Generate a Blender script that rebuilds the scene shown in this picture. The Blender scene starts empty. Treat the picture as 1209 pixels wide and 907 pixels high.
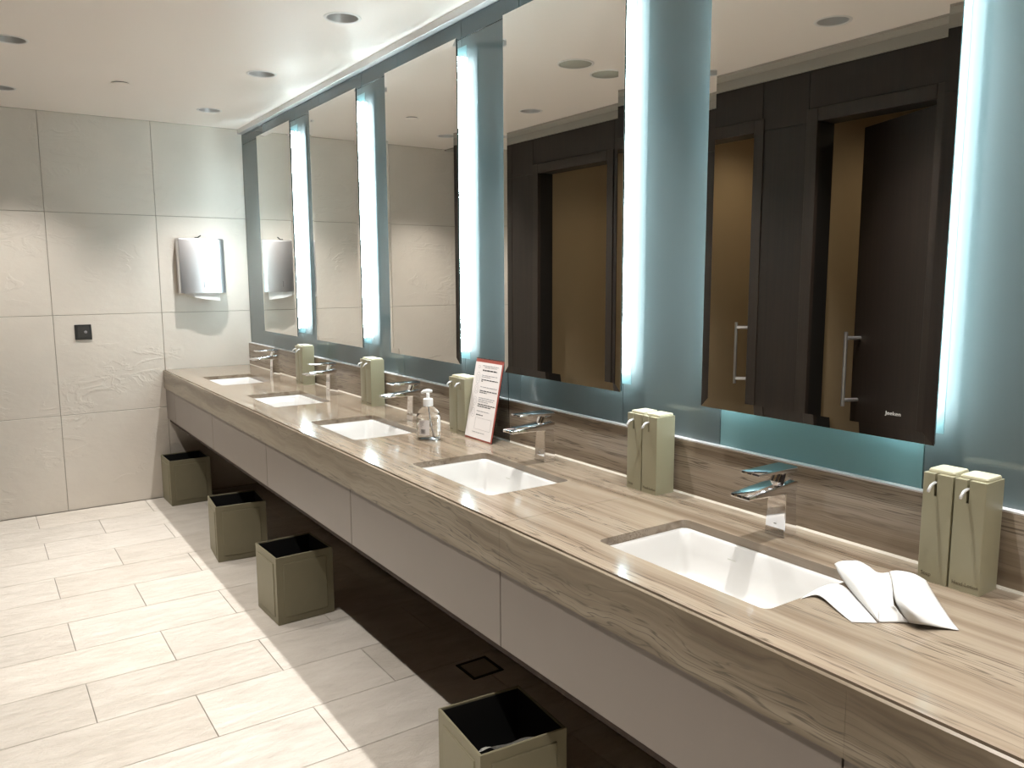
import bpy, bmesh, math, random
from mathutils import Vector, Matrix
from mathutils.geometry import delaunay_2d_cdt
random.seed(7)
PI = math.pi
SC = bpy.context.scene
COL = SC.collection

# ------------------------------------------------------------------ materials
def new_mat(name):
    m = bpy.data.materials.new(name); m.use_nodes = True
    nt = m.node_tree
    return m, nt, nt.nodes['Principled BSDF']

def setp(b, **k):
    for n, v in k.items():
        n = n.replace('_', ' ')
        if n in b.inputs:
            s = b.inputs[n]
            if hasattr(s.default_value, '__len__') and len(s.default_value) == 4 and len(v) == 3: v = (*v, 1)
            s.default_value = v

def srgb(r, g, b):
    f = lambda c: (c/255/12.92) if c/255 <= .04045 else ((c/255+.055)/1.055)**2.4
    return (f(r), f(g), f(b))

def plain(name, col, rough=.5, metal=0, noise=0, nscale=40, bump=0, **kw):
    m, nt, b = new_mat(name)
    setp(b, Base_Color=col, Roughness=rough, Metallic=metal, **kw)
    if noise or bump:
        tc = nt.nodes.new('ShaderNodeTexCoord'); nz = nt.nodes.new('ShaderNodeTexNoise')
        nz.inputs['Scale'].default_value = nscale; nz.inputs['Detail'].default_value = 5
        nt.links.new(tc.outputs['Object'], nz.inputs['Vector'])
        if noise:
            mr = nt.nodes.new('ShaderNodeMix'); mr.data_type = 'RGBA'
            mr.inputs[6].default_value = (*[c*(1-noise) for c in col], 1)
            mr.inputs[7].default_value = (*[min(1, c*(1+noise)) for c in col], 1)
            nt.links.new(nz.outputs['Fac'], mr.inputs[0]); nt.links.new(mr.outputs[2], b.inputs['Base Color'])
        if bump:
            bp = nt.nodes.new('ShaderNodeBump'); bp.inputs['Strength'].default_value = bump; bp.inputs['Distance'].default_value = .01
            nt.links.new(nz.outputs['Fac'], bp.inputs['Height']); nt.links.new(bp.outputs['Normal'], b.inputs['Normal'])
    return m

def emit(name, col, s):
    m, nt, b = new_mat(name)
    setp(b, Base_Color=col, Emission_Color=col, Emission_Strength=s)
    return m

class G:
    """small node-graph helper"""
    def __init__(s, name):
        s.m, s.nt, s.b = new_mat(name); s.tc = s.nt.nodes.new('ShaderNodeTexCoord')
    def n(s, t, **k):
        x = s.nt.nodes.new(t)
        for a, v in k.items(): setattr(x, a, v)
        return x
    def l(s, a, b): s.nt.links.new(a, b)
    def mapping(s, scale, loc=(0, 0, 0), rot=(0, 0, 0), src=None):
        mp = s.n('ShaderNodeMapping'); mp.inputs['Scale'].default_value = scale; mp.inputs['Location'].default_value = loc; mp.inputs['Rotation'].default_value = rot
        s.l(src or s.tc.outputs['Object'], mp.inputs['Vector']); return mp.outputs['Vector']
    def noise(s, vec, scale=1, detail=6, rough=.55, dist=0):
        x = s.n('ShaderNodeTexNoise'); x.inputs['Scale'].default_value = scale; x.inputs['Detail'].default_value = detail
        x.inputs['Roughness'].default_value = rough; x.inputs['Distortion'].default_value = dist
        s.l(vec, x.inputs['Vector']); return x.outputs['Fac']
    def ramp(s, fac, stops):
        r = s.n('ShaderNodeValToRGB'); e = r.color_ramp.elements
        while len(e) < len(stops): e.new(.5)
        for i, (p, c) in enumerate(stops):
            e[i].position = p; e[i].color = (*c, 1) if len(c) == 3 else c
        s.l(fac, r.inputs['Fac']); return r.outputs['Color']
    def mix(s, fac, a, b, blend='MIX'):
        x = s.n('ShaderNodeMix', data_type='RGBA', blend_type=blend)
        for i, v in ((0, fac), (6, a), (7, b)):
            if isinstance(v, (int, float)): x.inputs[i].default_value = v
            elif isinstance(v, tuple): x.inputs[i].default_value = (*v, 1)
            else: s.l(v, x.inputs[i])
        return x.outputs[2]
    def math(s, op, a, b=0.0):
        x = s.n('ShaderNodeMath', operation=op)
        for i, v in ((0, a), (1, b)):
            if isinstance(v, (int, float)): x.inputs[i].default_value = v
            else: s.l(v, x.inputs[i])
        return x.outputs[0]
    def bump(s, h, strength=.3, dist=.01):
        x = s.n('ShaderNodeBump'); x.inputs['Strength'].default_value = strength; x.inputs['Distance'].default_value = dist
        s.l(h, x.inputs['Height']); s.l(x.outputs['Normal'], s.b.inputs['Normal']); return x

W1 = (1, 1, 1); K0 = (0, 0, 0)

def mat_stone(name, axis_scale, base, dark, light, rough=.16, seed=0.0, wave=.05, wet=False):
    """vein-cut limestone: long streaks run along the counter (y), thin dark lines gather in bands"""
    g = G(name)
    warp = g.noise(g.mapping((.8, .8, .8), (seed, seed, seed)), 1.6, 4, .55)
    cv = g.n('ShaderNodeCombineXYZ'); w2 = g.math('MULTIPLY', g.math('SUBTRACT', warp, .5), wave)
    g.l(w2, cv.inputs[0]); g.l(w2, cv.inputs[2])
    va = g.n('ShaderNodeVectorMath', operation='ADD'); g.l(g.tc.outputs['Object'], va.inputs[0]); g.l(cv.outputs[0], va.inputs[1])
    v1 = g.mapping(axis_scale, (seed*3, seed, seed*2), src=va.outputs[0])
    n1 = g.noise(v1, 1.0, 4, .55)
    c1 = g.ramp(n1, [(.30, dark), (.45, base), (.58, light), (.72, base)])
    # thin dark lines: iso-contours of a finer stretched noise
    v2 = g.mapping(tuple(a*1.7 for a in axis_scale), (seed*5, seed, seed*2), src=va.outputs[0])
    n2 = g.noise(v2, 1.0, 3, .5)
    saw = g.math('FRACT', g.math('MULTIPLY', n2, 9.0))
    line = g.ramp(saw, [(.36, K0), (.48, W1), (.52, W1), (.64, K0)])
    reg = g.noise(g.mapping(tuple(a*.3 for a in axis_scale), (seed+4, 2, seed), src=va.outputs[0]), 1.0, 2)
    regm = g.ramp(reg, [(.44, K0), (.58, W1)])
    f = g.math('MULTIPLY', g.math('MULTIPLY', line, regm), .8)
    c2 = g.mix(f, c1, tuple(c*.36 for c in base))
    rgh = rough
    if wet:
        # damp blotches left around the taps and dispensers
        sp = g.n('ShaderNodeSeparateXYZ'); g.l(g.tc.outputs['Object'], sp.inputs[0])
        zone = g.ramp(g.math('ADD', sp.outputs[0], .5), [(.27, K0), (.34, W1), (.47, W1), (.48, W1)])
        blot = g.ramp(g.noise(g.mapping((9, 5, 5), (2, 1, 0)), 1.0, 4, .55), [(.56, K0), (.585, W1)])
        wm = g.math('MULTIPLY', zone, blot)
        c2 = g.mix(g.math('MULTIPLY', wm, .30), c2, tuple(c*.45 for c in base))
    g.l(c2, g.b.inputs['Base Color'])
    setp(g.b, Roughness=rgh, Specular_IOR_Level=.5)
    return g.m

M = {}
st_base, st_dark, st_light = srgb(127, 113, 97), srgb(104, 89, 73), srgb(141, 128, 112)
M['stone_top'] = mat_stone('vein_cut_stone_top', (26, .55, 26), st_base, st_dark, st_light, .13, 1.3, .04, True)
M['stone_front'] = mat_stone('vein_cut_stone_front', (12, .7, 20), srgb(124, 112, 94), srgb(98, 85, 69), srgb(146, 135, 117), .3, 5.1, .16)
M['stone_back'] = mat_stone('vein_cut_stone_splash', (14, .6, 26), srgb(138, 124, 107), srgb(115, 100, 83), srgb(151, 138, 122), .2, 8.7)

def mat_tile_wall(name, col, spacing=.9):
    g = G(name)
    nA = g.noise(g.mapping((1, 1, 1)), 2.2, 4)
    c = g.ramp(nA, [(.3, tuple(x*.95 for x in col)), (.7, tuple(min(1, x*1.05) for x in col))])
    g.l(c, g.b.inputs['Base Color'])
    # stone-cleft relief: large soft swells, thin wandering ridges
    r1 = g.noise(g.mapping((2.0, 2.0, 4.5), rot=(.3, .5, .2)), 1.6, 5, .5, 1.4)
    ridge = g.math('ABSOLUTE', g.math('SUBTRACT', r1, .5))
    ridge = g.math('MINIMUM', g.math('MULTIPLY', ridge, 18), 1.0)
    pm = g.ramp(g.noise(g.mapping((1, 1, 1), (3, 1, 8)), 2.6, 2), [(.5, W1), (.62, K0)])
    ridge = g.math('MAXIMUM', ridge, pm)
    fine = g.noise(g.mapping((6, 6, 9)), 3, 6)
    h = g.math('ADD', g.math('MULTIPLY', ridge, -.55), g.math('MULTIPLY', fine, .35))
    g.bump(h, .2, .02)
    setp(g.b, Roughness=.42)
    return g.m
M['tile_wall'] = mat_tile_wall('riven_beige_wall_tile', srgb(208, 200, 189))
M['stall_tile'] = plain('stall_wall_tile', srgb(176, 158, 128), .5, noise=.04, nscale=3)
M['grout'] = plain('wall_grout', srgb(150, 142, 128), .9, noise=.1, nscale=60)
M['floor_grout'] = plain('floor_grout', srgb(112, 106, 96), .9, noise=.1, nscale=60)

def mat_floor():
    g = G('riven_stone_floor_tile')
    gi = g.n('ShaderNodeNewGeometry')
    n1 = g.noise(g.mapping((2.2, 6, 2), rot=(0, 0, .5)), 2.0, 8, .62, .6)
    c1 = g.ramp(n1, [(.28, srgb(166, 158, 147)), (.5, srgb(192, 184, 174)), (.74, srgb(211, 205, 196))])
    # each tile its own tone
    c2 = g.mix(.5, c1, g.ramp(gi.outputs['Random Per Island'], [(0, srgb(182, 173, 160)), (.5, srgb(201, 194, 184)), (1, srgb(205, 196, 183))]))
    g.l(c2, g.b.inputs['Base Color'])
    n2 = g.noise(g.mapping((5, 14, 5), rot=(0, 0, .6)), 2.5, 9, .68, .5)
    g.bump(n2, .75, .022)
    setp(g.b, Roughness=.45, Specular_IOR_Level=.4)
    return g.m
M['floor'] = mat_floor()
M['ceiling'] = plain('ceiling_paint', srgb(248, 240, 232), .55, noise=.01, nscale=2)
M['teal'] = plain('back_painted_teal_glass', srgb(94, 105, 106), .35, Coat_Weight=1.0, Coat_Roughness=.015, Coat_IOR=1.5, Specular_IOR_Level=.0)
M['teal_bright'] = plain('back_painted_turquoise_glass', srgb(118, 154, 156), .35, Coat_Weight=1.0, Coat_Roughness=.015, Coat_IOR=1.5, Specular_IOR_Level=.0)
M['teal_reflection'] = plain('teal_glass_painted_reflection', srgb(74, 88, 92), .35, Coat_Weight=1.0, Coat_Roughness=.03, Coat_IOR=1.5, Specular_IOR_Level=.0)  # darker base colour stands in for the ceiling trim's reflection in the glass
M['frosted'] = plain('frosted_glass_strip', srgb(92, 124, 128), .4, Coat_Weight=.6, Coat_Roughness=.1)
M['plaster'] = plain('wall_backing', srgb(120, 118, 112), .8)
M['brown_wall'] = plain('brown_under_counter_wall', srgb(118, 94, 70), .6, noise=.15, nscale=12)
M['mirror'] = plain('mirror_silver', (.86, .85, .82), 0.0, 1)
M['mirror_edge'] = plain('dark_mirror_edge', srgb(38, 52, 52), .15, .4)
M['mirror_back'] = plain('white_mirror_back', (.8, .82, .82), .6)
M['strip_light'] = emit('cool_white_strip_light', (.84, .96, 1.0), 11)
M['tube_light'] = emit('cool_white_tube', (.82, .97, 1.0), 52)
M['chrome'] = plain('chrome', (.88, .88, .9), .04, 1)
M['steel'] = plain('polished_steel', (.80, .80, .82), .38, 1)
M['steel_dark'] = plain('steel_side', (.5, .48, .45), .35, 1)
M['alu'] = plain('lamp_reflector_metal', (.62, .61, .60), .45, .7)
M['trim_metal'] = plain('pale_satin_trim', (.85, .83, .83), .22, .3)
M['white_ring'] = plain('white_lamp_ring', (.82, .8, .77), .4)
M['porcelain'] = plain('white_porcelain', (.60, .59, .57), .12, Coat_Weight=.4, Coat_Roughness=.05)
M['disp'] = plain('olive_beige_lacquer', srgb(148, 143, 118), .42, noise=.02, nscale=20)
M['disp_lid'] = plain('pale_lid', srgb(186, 181, 155), .4)
M['ink'] = plain('grey_brown_print', srgb(92, 84, 66), .7)
M['ink_dark'] = plain('black_print', srgb(48, 46, 46), .7)
M['ink_grey'] = plain('grey_print', srgb(140, 138, 140), .7)
M['ink_pale'] = plain('pale_print', srgb(205, 205, 200), .6)
M['dark_slot'] = plain('dark_slot', (.008, .008, .007), .8)
M['nozzle'] = plain('white_metal_nozzle', (.82, .82, .82), .15, .6)
M['bin'] = plain('olive_grey_leatherette', srgb(126, 120, 97), .55, noise=.05, nscale=25, bump=.05)
M['bin_in'] = plain('bin_black_lining', (.006, .006, .006), .7)
M['tissue'] = plain('white_paper', (.60, .59, .57), .85, bump=.05, nscale=60)
M['fresh_paper'] = plain('fresh_white_paper', (.9, .9, .89), .8)
M['fascia'] = plain('taupe_laminate', srgb(122, 113, 105), .32, noise=.05, nscale=6)
M['carcass'] = plain('dark_brown_carcass', srgb(58, 40, 28), .7)
M['black_plastic'] = plain('black_plastic', (.018, .017, .016), .3)
M['grey_glass'] = plain('dark_sensor_window', (.05, .05, .048), .12)
M['sealant'] = plain('beige_sealant', srgb(172, 162, 146), .5)
M['cornice_grey'] = plain('grey_cornice_paint', srgb(168, 164, 156), .6)
def mat_wood(name, a, b):
    g = G(name)
    n1 = g.noise(g.mapping((60, 60, 1.6)), 1.0, 6, .6)
    c = g.ramp(n1, [(.3, a), (.7, b)])
    g.l(c, g.b.inputs['Base Color']); setp(g.b, Roughness=.5); return g.m
M['wood'] = mat_wood('wenge_wood', srgb(21, 15, 11), srgb(37, 27, 20))
M['wood_frame'] = mat_wood('wenge_frame', srgb(33, 26, 21), srgb(46, 37, 30))
M['jamb'] = plain('black_jamb', (.006, .005, .004), .5)
M['acrylic'] = plain('clear_acrylic', (.95, .97, .97), .02, Transmission_Weight=1.0, IOR=1.3)
M['bottle'] = plain('clear_plastic', (.99, .995, 1), .03, Transmission_Weight=1.0, IOR=1.06)
M['gel'] = plain('clear_gel', (.99, .995, 1), .0, Transmission_Weight=1.0, IOR=1.08)
M['white_plastic'] = plain('white_plastic', (.86, .86, .85), .3)
M['sheet'] = plain('printed_white_sheet', srgb(232, 226, 222), .7)
M['red'] = plain('red_border_print', srgb(158, 78, 66), .6)
M['label'] = plain('pale_bottle_label', srgb(205, 198, 194), .5)
M['speaker'] = plain('pale_speaker_grille', srgb(176, 176, 164), .7)
M['drain'] = plain('drain_metal', (.03, .028, .025), .45, .6)
M['drain_tile'] = plain('drain_tile_insert', srgb(150, 142, 130), .6, noise=.05, nscale=30)
M['lamp_face'] = emit('lamp_face', (1, .93, .82), .5)

# ------------------------------------------------------------------ mesh helpers
def link(name, bm, mats, parent=None, smooth=False, loc=None):
    me = bpy.data.meshes.new(name); bm.normal_update(); bm.to_mesh(me); bm.free()
    if not isinstance(mats, (list, tuple)): mats = [mats]
    for m in mats: me.materials.append(M[m] if isinstance(m, str) else m)
    o = bpy.data.objects.new(name, me); COL.objects.link(o)
    if parent: o.parent = parent
    if loc: o.location = loc
    if smooth:
        for p in me.polygons: p.use_smooth = True
    return o

def smooth_angle(o, deg=35):
    for p in o.data.polygons: p.use_smooth = True
    me = o.data; bm = bmesh.new(); bm.from_mesh(me)
    for e in bm.edges:
        if len(e.link_faces) == 2 and e.calc_face_angle(0) > math.radians(deg): e.smooth = False
    bm.to_mesh(me); bm.free(); return o

def box(bm, x0, x1, y0, y1, z0, z1, bev=0, seg=2, mi=0):
    if x0 > x1: x0, x1 = x1, x0
    if y0 > y1: y0, y1 = y1, y0
    if z0 > z1: z0, z1 = z1, z0
    t = bmesh.new()
    bmesh.ops.create_cube(t, size=1)
    for v in t.verts:
        v.co = Vector(((x0+x1)/2+v.co.x*(x1-x0), (y0+y1)/2+v.co.y*(y1-y0), (z0+z1)/2+v.co.z*(z1-z0)))
    if bev: bmesh.ops.bevel(t, geom=t.edges[:], offset=bev, segments=seg, affect='EDGES', profile=.5)
    merge(bm, t, mi)
    return bm

def merge(bm, t, mi=0):
    mp = {}
    for v in t.verts: mp[v] = bm.verts.new(v.co)
    for f in t.faces:
        try:
            nf = bm.faces.new([mp[v] for v in f.verts]); nf.material_index = mi if mi else f.material_index; nf.smooth = f.smooth
        except ValueError: pass
    t.free()

def B(*a, **k): return box(bmesh.new(), *a, **k)

def rrect(x0, x1, y0, y1, r, n=5):
    pts = []
    for cx, cy, a in ((x1-r, y1-r, 0), (x0+r, y1-r, 90), (x0+r, y0+r, 180), (x1-r, y0+r, 270)):
        for i in range(n+1):
            t = math.radians(a+90*i/n); pts.append((cx+r*math.cos(t), cy+r*math.sin(t)))
    return pts

def inside(p, poly):
    c = False; j = len(poly)-1
    for i in range(len(poly)):
        a, b = poly[i], poly[j]
        if (a[1] > p[1]) != (b[1] > p[1]) and p[0] < (b[0]-a[0])*(p[1]-a[1])/(b[1]-a[1])+a[0]: c = not c
        j = i
    return c

def plate(bm, outer, holes, z0, z1, walls=True, mi_wall=0):
    """flat plate with holes, between z0 and z1"""
    pts = []; edges = []
    for lp in [outer]+holes:
        s = len(pts); pts += [Vector(p) for p in lp]
        edges += [(s+i, s+(i+1) % len(lp)) for i in range(len(lp))]
    vs, es, fs = delaunay_2d_cdt(pts, edges, [], 1, 1e-6)[:3]
    keep = []
    for f in fs:
        c = (sum(vs[i][0] for i in f)/len(f), sum(vs[i][1] for i in f)/len(f))
        if inside(c, outer) and not any(inside(c, h) for h in holes): keep.append(f)
    top = [bm.verts.new((v[0], v[1], z1)) for v in vs]; bot = [bm.verts.new((v[0], v[1], z0)) for v in vs]
    def area(f): return sum(vs[f[i]][0]*vs[f[(i+1) % len(f)]][1]-vs[f[(i+1) % len(f)]][0]*vs[f[i]][1] for i in range(len(f)))
    for f in keep:
        if area(f) < 0: f = f[::-1]
        bm.faces.new([top[i] for i in f]); bm.faces.new([bot[i] for i in f[::-1]])
    be = {}
    for f in keep:
        if area(f) < 0: f = f[::-1]
        for i in range(len(f)):
            a, b = f[i], f[(i+1) % len(f)]
            be[(a, b)] = 1
    for (a, b) in list(be):
        if (b, a) not in be:
            nf = bm.faces.new([top[b], top[a], bot[a], bot[b]]); nf.material_index = mi_wall
    for v in [v for v in bm.verts if not v.link_faces]: bm.verts.remove(v)
    return bm

def loft(bm, loops, cap0=True, cap1=True, smooth=False, mi=0):
    rows = [[bm.verts.new(p) for p in lp] for lp in loops]
    for a, b in zip(rows[:-1], rows[1:]):
        for i in range(len(a)):
            f = bm.faces.new([a[i], a[(i+1) % len(a)], b[(i+1) % len(a)], b[i]]); f.smooth = smooth; f.material_index = mi
    if cap0: f = bm.faces.new(rows[0][::-1]); f.material_index = mi
    if cap1: f = bm.faces.new(rows[-1]); f.material_index = mi
    return bm

def lathe(bm, prof, n=32, cx=0, cy=0, cap0=False, cap1=False, smooth=True, mi=0):
    loops = [[(cx+r*math.cos(2*PI*i/n), cy+r*math.sin(2*PI*i/n), z) for i in range(n)] for r, z in prof]
    return loft(bm, loops, cap0, cap1, smooth, mi)

def tube(bm, pts, r, n=10, caps=True):
    pts = [Vector(p) for p in pts]; loops = []
    up = Vector((0, 0, 1))
    for i, p in enumerate(pts):
        d = (pts[min(i+1, len(pts)-1)]-pts[max(i-1, 0)]).normalized()
        u = d.cross(up if abs(d.z) < .95 else Vector((0, 1, 0))).normalized(); v = u.cross(d)
        rr = r[i] if isinstance(r, (list, tuple)) else r
        loops.append([p+(u*math.cos(2*PI*k/n)+v*math.sin(2*PI*k/n))*rr for k in range(n)])
    loft(bm, loops, caps, caps, True)
    bmesh.ops.recalc_face_normals(bm, faces=bm.faces[:]); return bm

def prism(bm, poly, y0, y1, bev=0):
    """extrude an (x,z) polygon along y"""
    t = bmesh.new()
    a = [t.verts.new((x, y0, z)) for x, z in poly]; b = [t.verts.new((x, y1, z)) for x, z in poly]
    n = len(poly)
    t.faces.new(a[::-1]); t.faces.new(b)
    for i in range(n): t.faces.new([a[i], a[(i+1) % n], b[(i+1) % n], b[i]])
    bmesh.ops.recalc_face_normals(t, faces=t.faces[:])
    if bev: bmesh.ops.bevel(t, geom=t.edges[:], offset=bev, segments=2, affect='EDGES', profile=.5)
    merge(bm, t); return bm

def tag(o, label=None, cat=None, group=None, kind=None):
    for k, v in (('label', label), ('category', cat), ('group', group), ('kind', kind)):
        if v: o[k] = v
    return o

def thing(name, label, cat, loc=(0, 0, 0), rz=0, group=None):
    o = bpy.data.objects.new(name, None); COL.objects.link(o); o.empty_display_size = .05
    o.location = loc; o.rotation_euler = (0, 0, rz)
    return tag(o, label, cat, group)

def dup(o, loc=None, rz=None, label=None, skip=()):
    def cp(src, par):
        c = src.copy(); COL.objects.link(c); c.parent = par
        for ch in KIDS.get(src.name, []):
            if ch.name.split('.')[0] in skip: continue
            k = cp(ch, c)
        KIDS[c.name] = [x for x in COL.objects if x.parent == c]
        return c
    KIDS = {}
    for x in COL.objects:
        if x.parent: KIDS.setdefault(x.parent.name, []).append(x)
    r = cp(o, None)
    if loc is not None: r.location = loc
    if rz is not None: r.rotation_euler = (0, 0, rz)
    if label: r['label'] = label
    return r

_txt = {}
def text_bm(s, size, thick=.0004, spacing=1.0):
    """text laid in the XY plane as mesh"""
    cu = bpy.data.curves.new('lettering', 'FONT'); cu.body = s; cu.size = size; cu.extrude = thick; cu.space_character = spacing
    o = bpy.data.objects.new('lettering_source', cu); COL.objects.link(o)
    dg = bpy.context.evaluated_depsgraph_get(); dg.update()
    me = bpy.data.meshes.new_from_object(o.evaluated_get(dg))
    bpy.data.objects.remove(o); bpy.data.curves.remove(cu)
    bm = bmesh.new(); bm.from_mesh(me); bpy.data.meshes.remove(me); return bm

def struct(o): o['kind'] = 'structure'; return o

# ------------------------------------------------------------------ measurements (metres)
ZC = 2.4525                     # ceiling
PITCH = .9272                   # basin / mirror spacing
XL = -1.78                      # dark panelled wall on the left
XD = -3.05                      # rear wall of the cubicles
YB = -7.3                       # wall behind the camera
CT = .86                        # counter top
XF = -.588                      # counter front
CEND = -5.95                    # counter end
LX = (-.34, -1.392)             # lamp rows
LY = [-.545-1.0235*i for i in range(7)]

# ------------------------------------------------------------------ room shell
# floor: running-bond tiles 0.624 x 0.312 on a grout bed
bm = box(bmesh.new(), XD-.12, .12, YB-.12, .12, -.1, -.004)
for f in bm.faces: f.material_index = 1
gap = .0016
rows = int(7.5/.3122)+1
for j in range(rows):
    y1 = -.006-j*.3122; y0 = y1-.3122
    y0 = max(y0, YB); 
    if y1 <= YB: break
    off = -.752 if j % 2 == 0 else -1.065
    k0 = off+.624*2
    x1 = k0
    while x1 > XD:
        a, b = max(x1-.624, XD), min(x1, 0.0)
        if b-a > .01: box(bm, a+gap, b-gap, y0+gap, y1-gap, -.0038, 0, mi=0)
        x1 -= .624
struct(link('floor', bm, ['floor', 'floor_grout']))

# ceiling with lamp openings
holes = []
def circ(x, y, r, n=28): return [(x+r*math.cos(2*PI*i/n), y+r*math.sin(2*PI*i/n)) for i in range(n)]
for x in LX:
    for y in LY: holes.append(circ(x, y, .0605))
bm = plate(bmesh.new(), [(XL-.0, YB), (.0, YB), (.0, 0), (XL-.0, 0)], holes, ZC, ZC+.03)
struct(link('ceiling', bm, 'ceiling'))
bm = B(XD, XL-.135, YB, 0, 2.40, 2.44)
struct(link('ceiling', bm, 'ceiling'))

# far wall: large riven tiles with open joints
bm = box(bmesh.new(), XD-.12, .12, .006, .12, -.1, ZC+.05)
for f in bm.faces: f.material_index = 1
gx = [-.5738+.624*i for i in range(-5, 2)]; gz = [0, .612, 1.235, 1.861, ZC]
for a, b in zip(gx[:-1], gx[1:]):
    a, b = max(a, XD), min(b, 0)
    if b-a < .02: continue
    for c, d in zip(gz[:-1], gz[1:]): box(bm, a+.0015, b-.0015, 0, .0065, c+.0015, d-.0015, bev=.0012, seg=1)
struct(link('wall_far', bm, ['tile_wall', 'grout']))

# mirror-side wall
wall_right = struct(link('wall_right', B(.008, .12, YB-.12, .0, -.1, ZC+.05), 'plaster'))
def pane(y0, y1, z0, z1, mat):
    return struct(link('wall_glass_panel', B(0, .0079, y0+.0012, y1-.0012, z0+.001, z1-.001, bev=.0008, seg=1), mat))
behind = [(-.515-PITCH*k, -1.06-PITCH*k) for k in range(5)]
ys = [0.0]
for a, b in behind: ys += [a, b]
ys += [-5.4, -6.3, YB]
for i, (a, b) in enumerate(zip(ys[:-1], ys[1:])):
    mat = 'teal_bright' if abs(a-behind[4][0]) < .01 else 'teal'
    pane(b, a, 1.0, 2.352, mat); pane(b, a, 2.352, 2.42, 'teal_reflection')
struct(link('wall_lower', B(0, .0079, YB, -.0, 0, .999), 'brown_wall'))
struct(link('trim_1', B(-.03, .008, YB, -.001, 2.421, ZC-.001, bev=.002), 'trim_metal'))

# left wall: dark veneer panels over a core, three cubicle openings and the entrance
OPEN = [(-1.112, -1.831), (-2.30, -2.936), (-3.295, -3.843), (-4.75, -6.3)]
ZO = 2.16
bm = bmesh.new(); yy = 0.0
spans = []
for a, b in OPEN: spans.append((yy, a)); yy = b
spans.append((yy, YB))
for a, b in spans: box(bm, XL-.125, XL-.006, b+.001, a-.001, 0, ZC+.03)
for a, b in OPEN: box(bm, XL-.125, XL-.006, b, a, ZO+.002, ZC+.03)
for f in bm.faces: f.material_index = 1
cuts = [0, -.793, -1.052, -1.891, -2.24, -2.982, -3.243, -3.903, -4.69, -6.36, YB]
for a, b in zip(cuts[:-1], cuts[1:]):
    has = any(o[0] <= a and o[1] >= b for o in OPEN)
    if not has: box(bm, XL-.006, XL, b+.0012, a-.0012, .002, ZO-.0015, bev=.0008, seg=1)
    box(bm, XL-.006, XL, b+.0012, a-.0012, ZO+(.062 if has else .0015), ZC-.06, bev=.0008, seg=1)
struct(link('wall_left', bm, ['wood', 'jamb']))
bm = bmesh.new()
box(bm, XL-.006, XL+.012, YB, -.001, ZC-.058, ZC-.001)
box(bm, XL-.006, XL+.10, YB, -.001, ZC-.012, ZC-.001)
struct(link('trim_2', bm, 'cornice_grey'))
for i, (a, b) in enumerate(OPEN):
    bm = bmesh.new()
    box(bm, XL-.02, XL+.006, a, a+.058, 0, ZO+.06, bev=.0015, seg=1)
    box(bm, XL-.02, XL+.006, b-.058, b, 0, ZO+.06, bev=.0015, seg=1)
    box(bm, XL-.02, XL+.006, b+.0005, a-.0005, ZO, ZO+.06, bev=.0015, seg=1)
    struct(link('trim_%d' % (i+3), bm, 'wood_frame'))

# cubicles behind: beige tiled walls
bm = B(XD-.1, XD, YB, 0, 0, 2.44)
struct(link('wall_cubicle', bm, 'stall_tile'))
for y in (-.72, -2.12, -3.06, -4.30, -6.75):
    struct(link('wall_partition', B(XD+.001, XL-.13, y-.05, y+.05, 0, 2.399), 'stall_tile'))
struct(link('wall_back', B(XD-.1, .12, YB-.12, YB-.001, -.1, 2.5), 'stall_tile'))

def door(n, hinge_y, width, ang, label):
    """cubicle door hinged on the near jamb, swinging inwards"""
    root = bpy.data.objects.new('door_%d' % n, None); COL.objects.link(root)
    root.location = (XL-.03, hinge_y, 0); root.rotation_euler = (0, 0, ang)
    root['kind'] = 'structure'; root['label'] = label; root['category'] = 'door'
    link('door_leaf', B(-.04, 0, .004, width-.004, .008, ZO-.012, bev=.002), 'wood', root)
    for s in (1, -1):
        bm = bmesh.new(); x = .075 if s > 0 else -.115; xa = 0 if s > 0 else -.04
        y = width-.06
        tube(bm, [(x, y, .83), (x, y, 1.19)], .009)
        for z in (.86, 1.16): tube(bm, [(xa, y, z), (x, y, z)], .009)
        h = smooth_angle(link('handle', bm, 'steel', root))
    return root
door(1, -1.827, .70, math.radians(88), 'dark wood cubicle door swung wide open')
door(2, -2.932, .62, math.radians(50), 'dark wood cubicle door half open with steel bar handle')
door(3, -3.839, .535, math.radians(26), 'dark wood cubicle door slightly ajar with steel bar handle')

# ------------------------------------------------------------------ downlights
def make_lamp(name='downlight'):
    root = thing(name, '', 'ceiling light', (0, 0, 0), 0, 'round recessed ceiling downlights')
    bm = bmesh.new()
    lathe(bm, [(.0595, .0), (.056, .03), (.049, .065), (.040, .085)], 40)
    bmesh.ops.reverse_faces(bm, faces=bm.faces[:])
    link('reflector', bm, 'alu', root, True)
    bm = bmesh.new()
    lathe(bm, [(.0598, .002), (.0595, -.0015), (.0625, -.0032), (.071, -.0025), (.0725, -.0006)], 40)
    bmesh.ops.recalc_face_normals(bm, faces=bm.faces[:])
    link('trim_ring', bm, 'white_ring', root, True)
    bm = bmesh.new()
    lathe(bm, [(.0, .0855), (.040, .0855), (.040, .0875), (.0, .0875)], 24)
    bmesh.ops.recalc_face_normals(bm, faces=bm.faces[:])
    link('lamp', bm, 'lamp_face', root)
    return root
proto = make_lamp()
def lab(r, i):
    who = ['nearest the far tiled wall', 'second out from the far tiled wall', 'third out from the far tiled wall', 'fourth out from the far tiled wall',
           'fifth out from the far tiled wall', 'sixth out from the far tiled wall', 'nearest the entrance end'][i]
    return ('recessed downlight over the counter, ' if r == 0 else 'recessed downlight over the open floor, ')+who
first = True
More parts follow.
